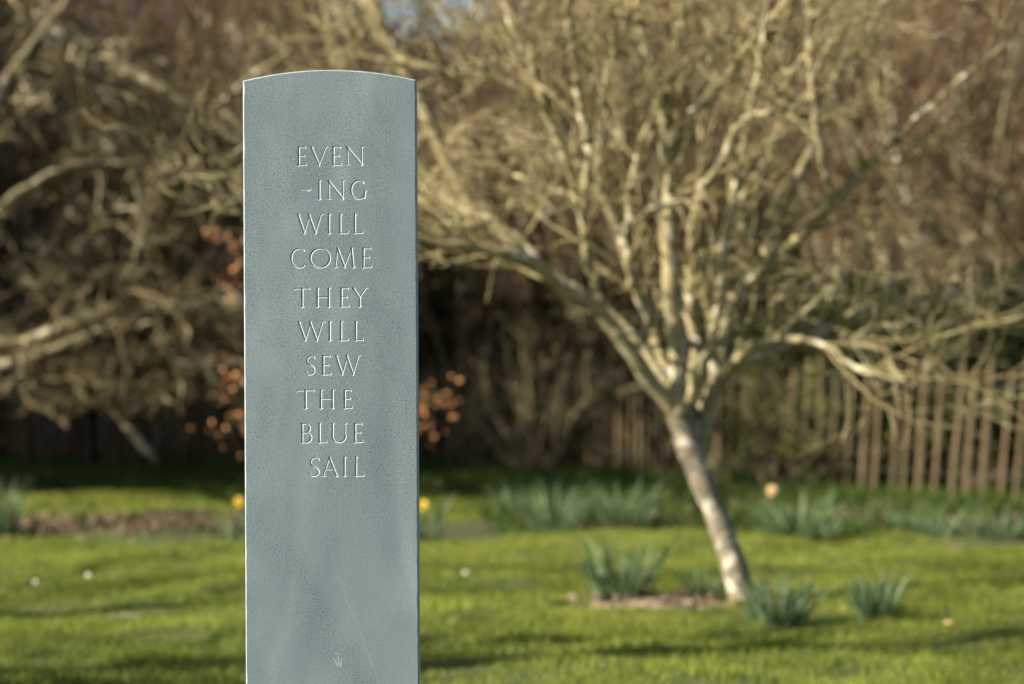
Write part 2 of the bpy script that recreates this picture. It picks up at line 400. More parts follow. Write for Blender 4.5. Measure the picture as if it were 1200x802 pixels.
V = [tuple(p) for p in PV]; flat = Q[~cut]
polys = []; mats_ = []
def addp(pts, m):
    b = len(V); V.extend(pts); polys.append(list(range(b, b + len(pts)))); mats_.append(m)
ch = 0.0026
def top(x, inset=0.0):
    hw = SW / 2; return HC + (HT - HC) * (1 - (x / hw) ** 2) - inset
A = SW / 2 - ch; zb = 0.0
xl, xr, z0, z1 = xs[0], xs[-1], zs[0], zs[-1]
def arcpts(xa, xb, n, inset, y):
    return [(xa + (xb - xa) * k / n, y, top(xa + (xb - xa) * k / n, inset)) for k in range(n + 1)]
NSD = 110
def outl(hw, inset, y, jit=0.0):
    rj = np.random.default_rng(3)
    def J():
        v = rj.normal(0, 1) * jit
        if rj.random() < .05: v -= jit * 4 * rj.random()
        return min(v, jit)
    zt = top(-hw, inset)
    Ls_ = [(-hw - J(), y, zb + (zt - zb) * k / NSD) for k in range(NSD)]
    Tp = [(x, y_, z + (J() if 0 < k < 60 else 0)) for k, (x, y_, z) in enumerate(arcpts(-hw, hw, 60, inset, y))]
    Rs_ = [(hw + J(), y, zb + (zt - zb) * k / NSD) for k in range(NSD - 1, -1, -1)]
    return Ls_ + Tp + Rs_
o1 = outl(A, ch, 0, .0004)
T1 = [p for p in o1[NSD:NSD + 61]]
Lf = [p for p in T1 if p[0] < xl]; Md = [p for p in T1 if xl <= p[0] <= xr]; Rt_ = [p for p in T1 if p[0] > xr]
def ontop(x):
    q_ = [p for p in T1 if p[0] <= x][-1]; w_ = [p for p in T1 if p[0] > x][0]; f_ = (x - q_[0]) / (w_[0] - q_[0])
    return (x, 0, q_[2] * (1 - f_) + w_[2] * f_)
pl_, pr_ = ontop(xl), ontop(xr)
addp([(xl, 0, zb), pl_] + Lf[::-1] + o1[:NSD][::-1], 0)
addp([pr_, (xr, 0, zb)] + o1[NSD + 61:][::-1] + Rt_[::-1], 0)
addp([(xl, 0, z1), (xr, 0, z1), pr_] + Md[::-1] + [pl_], 0)
addp([(xl, 0, zb), (xr, 0, zb), (xr, 0, z0), (xl, 0, z0)], 0)
o2 = outl(SW / 2, 0, ch); o3 = outl(SW / 2, 0, ST - ch); o4 = outl(A, ch, ST)
for oa, ob, m in ((o1, o2, 1), (o2, o3, 1), (o3, o4, 1)):
    for k in range(len(oa) - 1): addp([oa[k], oa[k + 1], ob[k + 1], ob[k]], m)
addp(o4, 0)
root = empty('memorial_stone', (XB, 5.6, 0)); root.rotation_euler = (0, -LEAN, 0)
tag(root, 'tall upright blue-grey slate stone with a curved top and carved verse', 'standing stone')
big = [np.array([p]) for p in polys]
mesh_from('slab', np.array(V), [flat] + big, [M['slate'], M['slate_edge']], root, fm=[0] * len(flat) + mats_)
# inscription and maker's mark: the V-cut faces
zc = PV[Q, 2].mean(1)
mark_top = lz(755)
xc = PV[Q, 0].mean(1)
def cutpart(nm, msk, lab=None, mat='slate_cut'):
    f = Q[msk]
    if not len(f): return
    u, inv = np.unique(f, return_inverse=True)
    o_ = mesh_from(nm, PV[u], inv.reshape(f.shape), M[mat], root)
    if lab: o_['label'] = lab
cutpart('maker_mark', cut & (zc <= mark_top), 'tiny carved mark low on the slab', 'slate_mark')
for ri, (y0, y1, row) in enumerate(TEXT):
    inrow = cut & (zc > lz(y1 + 5)) & (zc < lz(y0 - 5))
    row = ([('-', 353.3, 364.8)] if ri == 1 else []) + row
    bounds = [-9] + [lx((row[k][2] + row[k + 1][1]) / 2, y1) for k in range(len(row) - 1)] + [9]
    for k, (chh, a_, b_) in enumerate(row):
        cutpart('carved_hyphen' if chh == '-' else 'carved_letter', inrow & (xc > bounds[k]) & (xc <= bounds[k + 1]))

# ------------------------------------------------------------------ ground
t = NT('lawn_soil'); c = t.pos()
n1 = t.noise(c, 1.1, 5, 0.6); n2 = t.noise(c, 22, 5, 0.7)
g = t.ramp(n1, [(0.35, (0.030, 0.045, 0.008)), (0.65, (0.060, 0.080, 0.012))])
g = t.mix(t.ramp(n2, [(0.5, (0.0,)), (0.75, (1.0,))]), g, (0.13, 0.10, 0.05))
# woodland soil past the lawn edge
sep = t.n('ShaderNodeSeparateXYZ'); t.l(c, sep.inputs[0])
yy = t.math('ADD', sep.outputs[1], t.math('MULTIPLY', t.math('SUBTRACT', t.noise(c, 0.8, 3), 0.5), 1.6))
wd = t.ramp(t.math('MULTIPLY', t.math('SUBTRACT', yy, 17.6), 1.0), [(0.0, (0.0,)), (1.0, (1.0,))])
soil = t.ramp(n2, [(0.3, (0.018, 0.013, 0.008)), (0.7, (0.070, 0.048, 0.030))])
M['ground'] = t.bsdf(t.mix(wd, g, soil), 0.95, n2, 0.8, 0.03)
gx = np.concatenate([[-600, -200, -80, -40, -20], np.arange(-12, 12.01, 0.12), [20, 40, 80, 200, 600]])
gy = np.concatenate([[-300, -60, -20, -5, 0, 2], np.arange(3.5, 28, 0.12), [30, 34, 40, 60, 120, 300, 900]])
X, Y = np.meshgrid(gx, gy)
Zg = gz(X, Y) * ((np.abs(X) < 13) & (Y > 3) & (Y < 28.5))
Vg = np.stack([X, Y, Zg], -1).reshape(-1, 3)
jj, ii = np.meshgrid(np.arange(len(gy) - 1), np.arange(len(gx) - 1), indexing='ij')
a = (jj * len(gx) + ii).ravel()
o = mesh_from('ground', Vg, np.stack([a, a + 1, a + len(gx) + 1, a + len(gx)], -1), M['ground'], smooth=True)
tag(o, kind='structure')

# bank of soil and leaves far behind the wood
t = NT('far_hill_scrub'); c = t.pos()
n2 = t.noise(c, 1.5, 6, 0.7)
M['hill'] = t.bsdf(t.ramp(n2, [(0.3, (0.05, 0.035, 0.02)), (0.7, (0.15, 0.10, 0.06))]), 0.95, n2, 1, 0.2)
hx = np.linspace(-90, 90, 120); hy = np.linspace(48, 120, 60)
X, Y = np.meshgrid(hx, hy)
Z = np.clip((Y - 50) / 40, 0, 1) ** 0.8 * 9.0 * (0.85 + 0.15 * np.sin(X * 0.11 + 1)) + 0.25 * np.sin(X * 1.3) * np.sin(Y * 0.9) - 0.3
jj, ii = np.meshgrid(np.arange(len(hy) - 1), np.arange(len(hx) - 1), indexing='ij'); a = (jj * len(hx) + ii).ravel()
o = mesh_from('hill', np.stack([X, Y, Z], -1).reshape(-1, 3), np.stack([a, a + 1, a + 121 - 1 + 0, a + 120], -1) if False else np.stack([a, a + 1, a + len(hx) + 1, a + len(hx)], -1), M['hill'], smooth=True)
tag(o, kind='structure')

# ------------------------------------------------------------------ lawn
def blades(N, x, y, h, wdt, lean):
    th = rng.uniform(0, 2 * math.pi, N); b = np.stack([np.cos(th), np.sin(th), np.zeros(N)], -1)
    ph = rng.uniform(0, 2 * math.pi, N); ln = rng.uniform(0.1, lean, N) * h
    base = np.stack([x, y, gz(x, y) - 0.004], -1)
    tip = base + np.stack([np.cos(ph) * ln, np.sin(ph) * ln, h], -1)
    V = np.stack([base - b * (wdt / 2)[:, None], base + b * (wdt / 2)[:, None], tip], 1).reshape(-1, 3)
    return V, np.arange(3 * N).reshape(-1, 3)
def lump(x, y):
    return (np.sin(2.1 * x + 1.7 * y) + np.sin(4.7 * x - 3.3 * y + 1) + np.sin(1.3 * x * 5 + 6.1 * y + 2) + np.sin(11 * x + 3 * y) * .6 + np.sin(17 * y - 5 * x) * .6) / 4.2
def lawn_edge(x):            # where the mown grass stops (distance from the camera)
    return 17.2 + 0.5 * np.sin(x * 0.9) + 0.25 * np.sin(x * 3.1) - 0.25 * np.clip(x - 1.5, 0, 4)
N = 520000
y = rng.uniform(3.9, 19.3, N) ; y = 3.9 + (19.3 - 3.9) * rng.random(N) ** 0.8
x = rng.uniform(-1, 1, N) * (0.212 * y + 1.3)
soilpatch = ((x - 0.80) / 0.42) ** 2 + ((y - 12.95) / 0.30) ** 2 + rng.normal(0, .15, N)
lp = lump(x, y)
keep = (y < lawn_edge(x) + rng.normal(0, .12, N)) & (soilpatch > 1) & (rng.random(N) < 0.75 + 0.4 * lp)
x, y, lp = x[keep], y[keep], lp[keep]; N = len(x)
lp2 = np.sin(7.3 * x + 2.2 * y) * np.sin(9.1 * y - 4 * x) + .6 * np.sin(23 * x + 5 * y) * np.sin(19 * y - 8 * x + 1)
h = (0.036 + 0.022 * lp + 0.014 * lp2) * rng.uniform(0.55, 1.35, N) + 0.008
h = np.maximum(h, 0.014)
V_, F_ = blades(N, x, y, h, rng.uniform(.0035, .0065, N) * (0.6 + y / 20), 0.9)
o = mesh_from('lawn_grass', V_, F_, M['grass']); tag(o, 'short bright green lawn with small tussocks', 'grass', kind='stuff')

# strip of grass behind the litter on the left and under the daffodils
def band_blades(name, N, xr_, yf0, yf1, hh, ww, mat, label, cat, lean=1.2, gap=0.0):
    x = rng.uniform(*xr_, N); y = yf0(x) + (yf1(x) - yf0(x)) * rng.random(N)
    keep = lump(x * .6, y * .6) > gap - 1 + 0 * x
    if gap: keep = lump(x * .7 + 3, y * .8) > gap
    x, y = x[keep], y[keep]; N = len(x)
    h = rng.uniform(hh[0], hh[1], N) * (1 + 0.35 * lump(x * .5, y * .5))
    V, F = blades(N, x, y, h, rng.uniform(ww[0], ww[1], N), lean)
    o = mesh_from(name, V, F, mat); tag(o, label, cat, kind='stuff'); return o
band_blades('grass_strip', 60000, (-7, 0.0), lambda x: 18.9 + 0.3 * np.sin(x * 2), lambda x: 21.8 + 0.3 * np.sin(x), (.03, .075), (.006, .012), M['grass'], 'lit strip of longer grass behind the leaf litter on the left', 'grass')
band_blades('weeds', 9000, (-7, 5.5), lambda x: 17.0 + 0 * x, lambda x: 19.8 + 0 * x, (.04, .13), (.010, .022), M['rough'], 'broken patches of dark weeds along the back edge of the lawn', 'weeds', 1.3, 0.05)
band_blades('rough_ground_cover', 90000, (-8, 7), lambda x: np.where(x < -.2, 21.6, lawn_edge(x) + .4 + 0.4 * np.sin(x * 2.3)), lambda x: 28.0 + 0 * x, (.05, .20), (.012, .03), M['rough'], 'dark green weeds and ground cover in front of the fence', 'ground cover', 1.3, -0.25)

# leaf litter
def litter(name, n, fx, label):
    x, y = fx(n); p = np.stack([x, y, gz(x, y) + rng.uniform(.004, .035, n)], -1)
    V, F = leaf_cards(p, 0.035, 0.085, 0.6)
    o = mesh_from(name, V, F, M['litter']); tag(o, label, 'leaf litter', kind='stuff')
litter('leaf_litter', 9000, lambda n: ((lambda x: (x, 17.9 + rng.normal(0, .5, n) - 0.05 * x + .3 * np.sin(x * 2.1)))(rng.uniform(-7.5, -1.1, n))), 'brown band of fallen leaves along the back of the lawn')
litter('leaf_litter', 2500, lambda n: (rng.uniform(0, 6, n), rng.uniform(18.0, 22, n)), 'scattered brown leaves under the plants before the fence')
litter('leaf_litter', 220, lambda n: (0.8 + rng.normal(0, .34, n), 12.95 + rng.normal(0, .2, n)), 'loose dead leaves on the bare soil at the foot of the leaning tree')
t = NT('bare_soil'); c = t.pos(); n2 = t.noise(c, 30, 5, 0.7)
M['soil'] = t.bsdf(t.ramp(n2, [(0.3, (0.10, 0.072, 0.045)), (0.7, (0.28, 0.21, 0.135))]), 0.95, n2, 0.8, 0.02)
k = 64; rr = 1 + 0.12 * np.sin(np.arange(k) * .7) + 0.08 * np.sin(np.arange(k) * 1.9)
an = np.arange(k) * 2 * math.pi / k
ex, ey = 0.80 + .46 * rr * np.cos(an), 12.95 + .26 * rr * np.sin(an)
Vs = [(0.80, 12.95, gz(0.8, 12.95) + .035)]
for q in (0.5, 1.0):
    for a_, b_ in zip(0.80 + (ex - .80) * q, 12.95 + (ey - 12.95) * q): Vs.append((a_, b_, gz(a_, b_) + (.028 if q < 1 else -0.004)))
Fs = [(0, 1 + i_, 1 + (i_ + 1) % k) for i_ in range(k)]
Fq = [(1 + i_, 1 + k + i_, 1 + k + (i_ + 1) % k, 1 + (i_ + 1) % k) for i_ in range(k)]
o = mesh_from('bare_soil', np.array(Vs), [np.array(Fs), np.array(Fq)], M['soil'], smooth=True); tag(o, kind='structure')

# ------------------------------------------------------------------ paling fence
fp = [(-6.9, 26.2), (-2.2, 26.2), (0.7, 25.3), (2.15, 22.6), (4.15, 20.0), (4.9, 19.0)]
pts, _ = resample([(a, b, 0) for a, b in fp], [0] * 6, 400)
sl_ = np.concatenate([[0], np.cumsum(np.linalg.norm(np.diff(pts, axis=0), axis=1))])
fence = empty('paling_fence', (0.7, 25.3, 0))
tag(fence, 'weathered chestnut paling fence of split wooden stakes at the wood edge', 'fence')
dist = []; q = .05
while q < sl_[-1] - .05:
    dist.append(q); q += (0.145 if pts[min(np.searchsorted(sl_, q), 399)][0] < 1.6 else 0.172) * random.uniform(.88, 1.12)
print('pales', len(dist))
def prism_pale(base, topp, wd, th, yaw, twist):
    e = np.array([math.cos(yaw), math.sin(yaw), 0]); nrm = np.array([-math.sin(yaw), math.cos(yaw), 0])
    V = []
    for u, wf in ((0, 1), (.33, 1.06), (.66, .94), (.95, .85), (1, .25)):
        c0 = base + (topp - base) * u + e * twist * math.sin(u * 5) * .012
        for a_, b_ in ((-.5, -.15), (0, -.5), (.5, -.1), (.35, .45), (-.4, .4)):
            V.append(c0 + e * a_ * wd * wf + nrm * b_ * th * wf)
    F4 = []
    for r_ in range(4):
        for s_ in range(5): F4.append((r_ * 5 + s_, r_ * 5 + (s_ + 1) % 5, r_ * 5 + 5 + (s_ + 1) % 5, r_ * 5 + 5 + s_))
    return np.array(V), [np.array(F4), np.array([(20, 21, 22, 23, 24)])]
org = np.array([0.7, 25.3, 0])
lp_prev = None
for q in dist:
    i_ = min(np.searchsorted(sl_, q), 399); p = pts[i_]; tg = norm(pts[min(i_ + 1, 399)] - pts[max(i_ - 1, 0)]); yaw = math.atan2(tg[1], tg[0])
    lean = 0.10 * np.clip((p[0] - 1.5) / 2, 0, 1) + random.gauss(0, .018)
    H = random.uniform(1.15, 1.30)
    b0 = np.array([p[0], p[1], -.05]) - org
    tp = b0 + np.array([tg[0] * lean * H + .0, tg[1] * lean * H, H + .05])
    V_, F_ = prism_pale(b0, tp, random.uniform(.036, .056), random.uniform(.022, .032), yaw + random.uniform(-.35, .35), random.uniform(-1, 1))
    mesh_from('pale', V_, F_, M['pale'], fence)
for hz_ in (0.28, 1.02):
    off = np.array([0.0, -0.022, hz_])
    PP = (pts[::4] - org + off); PP[:, 2] += .01 * np.sin(np.arange(len(PP)) * .9)
    V_, F_ = tubes(PP[None], np.full((1, len(PP)), .004), 5)
    mesh_from('wire', V_, F_, M['wire'], fence)

# ------------------------------------------------------------------ hand-laid trees
def limb_world(pl, D0):
    P_ = [at(a_, b_, D0 + d_) for a_, b_, d_, w_ in pl]; r_ = [w_ * (.47 if D0 < 15 else .40) / FPX * (D0 + d_) for a_, b_, d_, w_ in pl]
    return P_, r_
def hand_tree(name, label, cat, D0, trunk, limbs, mt, ml, mtw, lv, group=None):
    tp, tr = limb_world(trunk, D0)
    base = np.array([tp[0][0], tp[0][1], 0.0])
    rt = empty(name, tuple(base)); tag(rt, label, cat, group)
    P_, r_ = resample(tp, tr, 40)
    P_ = P_ - base; r_ = r_ * (1 + .06 * np.sin(np.arange(40) * 1.3) + .04 * np.sin(np.arange(40) * 2.9))
    V_, F_ = tubes(P_[None], r_[None], 14); mesh_from('trunk', V_, F_, mt, rt, True)
    LP, LR = [], []
    for lb in limbs:
        p_, q_ = limb_world(lb, D0)
        P2, r2 = resample(p_, q_, 34); P2 = P2 - base
        P2[1:-1] += rng.normal(0, .006, (32, 3)); r2 = r2 * (1 + .10 * np.sin(np.arange(34) * 1.7 + rng.uniform(0, 6)) * rng.uniform(.3, 1))
        V_, F_ = tubes(P2[None], r2[None], 9); mesh_from('limb', V_, F_, ml, rt, True)
        LP.append(P2); LR.append(r2)
    P, Rr = np.array(LP), np.array(LR)
    parts = []
    for (n, t0, t1, L0, L1, a0, a1, K, wig, up, rf, re, rmin, sd) in lv:
        P, Rr = grow(P, Rr, n, t0, t1, L0, L1, a0, a1, K, wig, up, rf, re, rmin)
        Rr = np.minimum(Rr, 0.024)
        ok = (P[..., 2] > .75).all(1); P, Rr = P[ok], Rr[ok]
        parts.append(tubes(P, Rr, sd))
    V_, F_ = join(parts); mesh_from('crown', V_, F_, mtw, rt)
    return rt, P

tr_ = [(880, 728, 0, 66), (877, 718, 0, 46), (871, 700, 0, 37), (858, 655, 0, 31), (838, 600, 0, 29), (815, 545, 0, 31), (800, 495, 0, 36), (797, 478, 0, 32)]
limbs = [
 [(818, 550, .03, 20), (830, 485, .12, 20), (838, 432, .22, 20), (850, 380, .3, 15), (872, 335, .4, 15), (903, 288, .5, 16), (932, 215, .5, 14), (958, 160, .5, 12), (985, 90, .6, 10), (1030, 15, .8, 8), (1065, -70, 1, 5)],
 [(800, 495, 0, 24), (770, 455, -.1, 22), (735, 408, -.2, 20), (702, 362, -.3, 19), (655, 335, -.4, 16), (620, 305, -.5, 16), (560, 290, -.6, 13), (490, 281, -.7, 10), (430, 275, -.8, 7), (350, 290, -.9, 4)],
 [(798, 480, 0, 18), (765, 430, .2, 15), (720, 372, .4, 14), (640, 320, .5, 15), (556, 245, .5, 15), (515, 170, .5, 17), (485, 105, .5, 16), (455, 45, .5, 15), (425, -20, .5, 12), (395, -90, .5, 8)],
 [(795, 480, .1, 18), (768, 400, .3, 13), (745, 335, .4, 12), (715, 250, .5, 13), (680, 200, .5, 12), (655, 150, .5, 11), (625, 90, .5, 10), (575, 22, .4, 9), (540, -40, .4, 6)],
 [(797, 485, -.05, 26), (792, 400, 0, 23), (785, 320, 0, 20), (784, 240, 0, 19), (780, 170, 0, 18), (768, 95, 0, 18), (756, 45, 0, 14), (735, 0, .1, 11), (700, -70, .2, 7)],
 [(781, 150, .02, 15), (788, 80, .1, 17), (800, 30, .2, 14), (812, -30, .2, 10), (830, -80, .2, 7)],
 [(805, 490, .1, 18), (815, 420, .2, 14), (808, 350, .3, 13), (812, 280, .3, 11), (822, 200, .3, 10), (830, 120, .4, 9), (850, 40, .4, 7), (872, -40, .4, 5)],
 [(822, 480, .1, 17), (850, 435, .0, 13), (885, 405, -.2, 10), (925, 398, -.3, 10), (965, 405, -.4, 8), (1005, 432, -.5, 7), (1060, 445, -.6, 6)],
 [(832, 440, .2, 14), (870, 425, .4, 13), (930, 402, .5, 10), (1000, 372, .7, 9), (1070, 352, .8, 8), (1130, 340, .9, 6), (1210, 335, 1, 4)],
 [(872, 335, .4, 14), (920, 292, .2, 13), (975, 240, .1, 13), (1012, 200, 0, 10), (1062, 150, 0, 8), (1125, 95, 0, 7), (1180, 50, 0, 4)],
 [(722, 272, -.5, 9), (775, 243, -.6, 11), (830, 212, -.7, 9), (868, 145, -.7, 8), (905, 130, -.8, 7), (955, 118, -.8, 4)],
 [(972, 222, -.4, 9), (962, 180, -.5, 9), (950, 90, -.5, 9), (944, -20, -.5, 8), (940, -80, -.5, 5)],
 [(700, 225, .3, 12), (705, 160, .2, 11), (712, 90, .1, 12), (735, 25, 0, 10), (765, -40, 0, 7)],
 [(690, 250, .2, 13), (668, 200, -.1, 13), (645, 140, -.2, 14), (625, 80, -.3, 12), (600, 30, -.4, 9), (585, -30, -.4, 7)],
 [(705, 365, -.1, 12), (688, 300, -.3, 12), (685, 240, -.4, 10), (690, 170, -.4, 9), (672, 90, -.4, 9), (668, 0, -.5, 7), (660, -70, -.5, 5)],
 [(655, 335, -.35, 11), (600, 275, -.2, 12), (545, 245, -.1, 13), (480, 205, 0, 10), (430, 190, 0, 6)],
 [(640, 130, .3, 9), (590, 95, .3, 10), (530, 85, .3, 10), (470, 75, .3, 8), (400, 60, .3, 5)],
 [(780, 175, .0, 10), (800, 150, -.2, 13), (850, 90, -.3, 13), (900, 25, -.4, 10), (950, -30, -.4, 7)],
 [(690, 195, .45, 7), (610, 175, .5, 6), (540, 158, .5, 6), (480, 160, .5, 5)],
 [(742, 405, -.2, 13), (760, 380, -.3, 12), (742, 330, -.5, 13), (735, 290, -.6, 9), (740, 210, -.6, 7), (770, 120, -.6, 5)],
 [(808, 470, -.1, 14), (838, 380, -.3, 12), (848, 300, -.4, 11), (862, 210, -.4, 9), (880, 130, -.5, 8), (895, 40, -.5, 6), (905, -60, -.5, 4)],
 [(890, 303, .3, 10), (870, 240, -.1, 9), (905, 170, -.2, 8), (920, 90, -.2, 7), (900, 0, -.2, 5)],
]
lvH = [(8, .2, 1, .45, 1.3, .3, 1.05, 8, .10, .06, .45, .4, .0045, 5),
       (7, .15, 1, .25, .7, .3, 1.1, 6, .24, .03, .6, .4, .0027, 4),
       (3, .2, 1, .10, .35, .3, 1.0, 4, .25, .03, .7, .6, .0026, 3)]
hero, _ = hand_tree('bare_tree', 'leaning pale-barked bare tree with many spreading lichen-covered limbs on the lawn', 'tree', 12.9, tr_, limbs, M['hero_trunk'], M['hero_bark'], M['hero_twig'], lvH)

# gnarled tree at the left edge reaching over the fence
tl = [(-120, 590, 0, 40), (-115, 520, 0, 34), (-100, 440, 0, 32), (-85, 380, 0, 30), (-80, 300, 0, 26)]
ll = [
 [(-95, 430, 0, 20), (-30, 405, -.1, 18), (30, 400, -.2, 17), (90, 375, -.3, 18), (150, 362, -.3, 18), (205, 356, -.3, 20), (250, 368, -.3, 15), (276, 400, -.3, 13), (282, 450, -.3, 9)],
 [(-90, 400, 0, 16), (-20, 425, -.4, 14), (40, 418, -.5, 14), (95, 395, -.5, 12), (140, 380, -.5, 10), (200, 362, -.5, 8), (250, 350, -.5, 6)],
 [(-85, 350, 0, 14), (-20, 260, -.2, 13), (60, 205, -.2, 12), (120, 190, -.2, 9), (180, 200, -.2, 6)],
 [(-80, 310, 0, 18), (-50, 200, 0, 16), (10, 90, 0, 15), (80, 0, 0, 12), (130, -60, 0, 8)],
 [(20, 20, .3, 10), (100, 52, .2, 15), (150, 82, .1, 16), (205, 112, 0, 14), (260, 150, 0, 10), (330, 190, 0, 6)],
 [(90, 200, .1, 9), (160, 160, 0, 12), (215, 145, 0, 13), (250, 128, 0, 12), (290, 95, 0, 10), (340, 60, 0, 7)],
 [(232, 140, .1, 12), (265, 148, 0, 13), (290, 170, 0, 9), (350, 190, 0, 6)],
 [(150, 362, -.2, 10), (145, 330, -.2, 12), (160, 300, -.2, 10), (165, 250, -.2, 8), (150, 180, -.2, 5)],
 [(190, 360, -.2, 10), (205, 395, -.2, 10), (240, 430, -.2, 8), (262, 470, -.2, 6)],
 [(120, 470, 0, 8), (142, 490, 0, 12), (160, 515, 0, 12), (182, 540, 0, 8)],
 [(60, 400, -.2, 9), (40, 430, 0, 8), (48, 470, 0, 8), (80, 500, 0, 6)],
 [(140, 385, .1, 12), (150, 430, .2, 10), (142, 470, .2, 10), (120, 475, .2, 6)],
]
lvL = [(11, .12, 1, .5, 1.5, .4, 1.3, 9, .32, .02, .55, .45, .012, 5),
       (8, .1, 1, .3, .8, .4, 1.3, 6, .42, .02, .6, .4, .0065, 4),
       (4, .1, 1, .12, .35, .4, 1.3, 4, .4, .0, .7, .6, .004, 3)]
hand_tree('bare_tree', 'gnarled grey twiggy tree at the left edge with low limbs over the fence', 'tree', 20.5, tl, ll, M['wood_bark'], M['thick_bark'], M['grey_twig'], lvL)

# ------------------------------------------------------------------ woodland beyond the fence
def proto_tree(name, H, stems, spread, wig, up, mt, mtw, cnt=(9, 8, 5), base_r=.06, droop=0.0):
    base = np.zeros((stems, 2, 3)); base[:, 0, 2] = -.1; base[:, 1, 2] = .3
    K = 12
    P = np.empty((stems, K, 3)); P[:, 0] = np.stack([rng.normal(0, .12, stems), rng.normal(0, .12, stems), np.full(stems, -.1)], -1)
    ph = rng.uniform(0, 6.28, stems); s_ = rng.uniform(.2, 1, stems) * spread
    d = norm(np.stack([np.cos(ph) * s_, np.sin(ph) * s_, np.ones(stems)], -1))
    Ls = rng.uniform(.7, 1.05, stems) * H
    for k_ in range(1, K):
        d = norm(d + rng.normal(size=(stems, 3)) * wig * .5 + np.array([0, 0, up - droop * k_ / K]))
        P[:, k_] = P[:, k_ - 1] + d * (Ls / (K - 1))[:, None]
    Rr = np.linspace(1, .25, K)[None] * rng.uniform(.6, 1.1, (stems, 1)) * base_r
    V_, F_ = tubes(P, Rr, 7)
    rt = empty(name)
    mesh_from('trunk', V_, F_, mt, rt, True)
    parts = []
    lv = [(cnt[0], .12, 1, H * .16, H * .36, .35, 1.0, 8, wig, up * .6, .5, .35, .012, 5),
          (cnt[1], .1, 1, H * .08, H * .2, .35, 1.1, 5, wig * 1.2, up * .5, .6, .4, .008, 4),
          (cnt[2], .1, 1, H * .035, H * .10, .3, 1.1, 4, wig, .02, .7, .6, .006, 3)]
    for (n, t0, t1, L0, L1, a0, a1, K_, wg, u_, rf, re, rmin, sd) in lv:
        P, Rr = grow(P, Rr, n, t0, t1, L0, L1, a0, a1, K_, wg, u_, rf, re, rmin); Rr = np.minimum(Rr, .03)
        parts.append(tubes(P, Rr, sd))
    V_, F_ = join(parts); mesh_from('crown', V_, F_, mtw, rt)
    return rt, P
def copy_tree(o, parent=None):
    c_ = o.copy(); COL.objects.link(c_)
    if parent is not None: c_.parent = parent
    for chd in o.children: copy_tree(chd, c_)
    return c_
pA, _ = proto_tree('hazel_tree', 6.2, 12, .45, .14, .05, M['thick_bark'], M['wood_twig'], (8, 6, 4))
pB, _ = proto_tree('hawthorn_tree', 5.2, 7, .7, .34, .04, M['thick_bark'], M['grey_twig'], (9, 6, 4), .085, .2)
pC, _ = proto_tree('birch_tree', 8.5, 3, .18, .12, .08, M['wood_bark'], M['far_twig'], (18, 8, 4), .09)
pD, _ = proto_tree('garden_tree', 7.5, 2, .12, .12, .08, M['wood_bark'], M['wood_twig'], (9, 5, 3), .19)
used = set()
GRP = {'hazel_tree': ('bare many-stemmed brown tree in the tangle beyond the paling fence', 'bare many-stemmed trees beyond the fence'),
       'hawthorn_tree': ('crooked grey thicket tree with tangled twigs just past the paling fence', 'crooked thicket trees beyond the fence'),
       'birch_tree': ('slender reddish-twigged tree standing high behind the thicket', 'slender tall trees behind the thicket')}
def put(p, x, y, rz, s_):
    o_ = p if p.name not in used else copy_tree(p)
    used.add(p.name)
    o_.location = (x, y, 0); o_.rotation_euler = (0, 0, rz); o_.scale = (s_, s_, s_)
    lb, gr = GRP[p.name.split('.')[0]]; tag(o_, lb, 'tree', gr)
PLACE = [(pB, -6.6, 27.6, 1.5, 1.05), (pB, -3.9, 27.4, 1.2, 1.0), (pA, -2.9, 28.6, .4, 1.0), (pB, -1.5, 27.6, 2.9, .85), (pA, 0.6, 27.8, 2.2, 1.0),
         (pA, 2.2, 26.6, 3.9, 1.0), (pB, 3.3, 25.2, 4.4, .95), (pA, 4.4, 24.2, 5.3, 1.0), (pB, 5.6, 23.0, .3, 1.05), (pB, 6.6, 26.5, 2.3, 1.1),
         (pA, -5.2, 29.6, 3.0, 1.1), (pC, -6.4, 32, .5, 1.0), (pC, -4.2, 31.5, 1.9, 1.05), (pC, 1.1, 31.2, 3.3, .9), (pC, 2.9, 30.8, 4.0, 1.0), (pC, 5.6, 30, 5.2, 1.05),
         (pA, 4.8, 28, 1.1, 1.1), (pA, 7.6, 29, 2.6, 1.1), (pA, -0.5, 26.9, 1.3, .8), (pA, 1.2, 26.4, 4.6, .75), (pA, -5.4, 27.0, 5.6, .85), (pA, -2.6, 27.0, 3.4, .8), (pA, -8.4, 28.8, 2.0, 1.1), (pB, -9.2, 26.6, .2, 1.1)]
for a_ in PLACE: put(*a_)

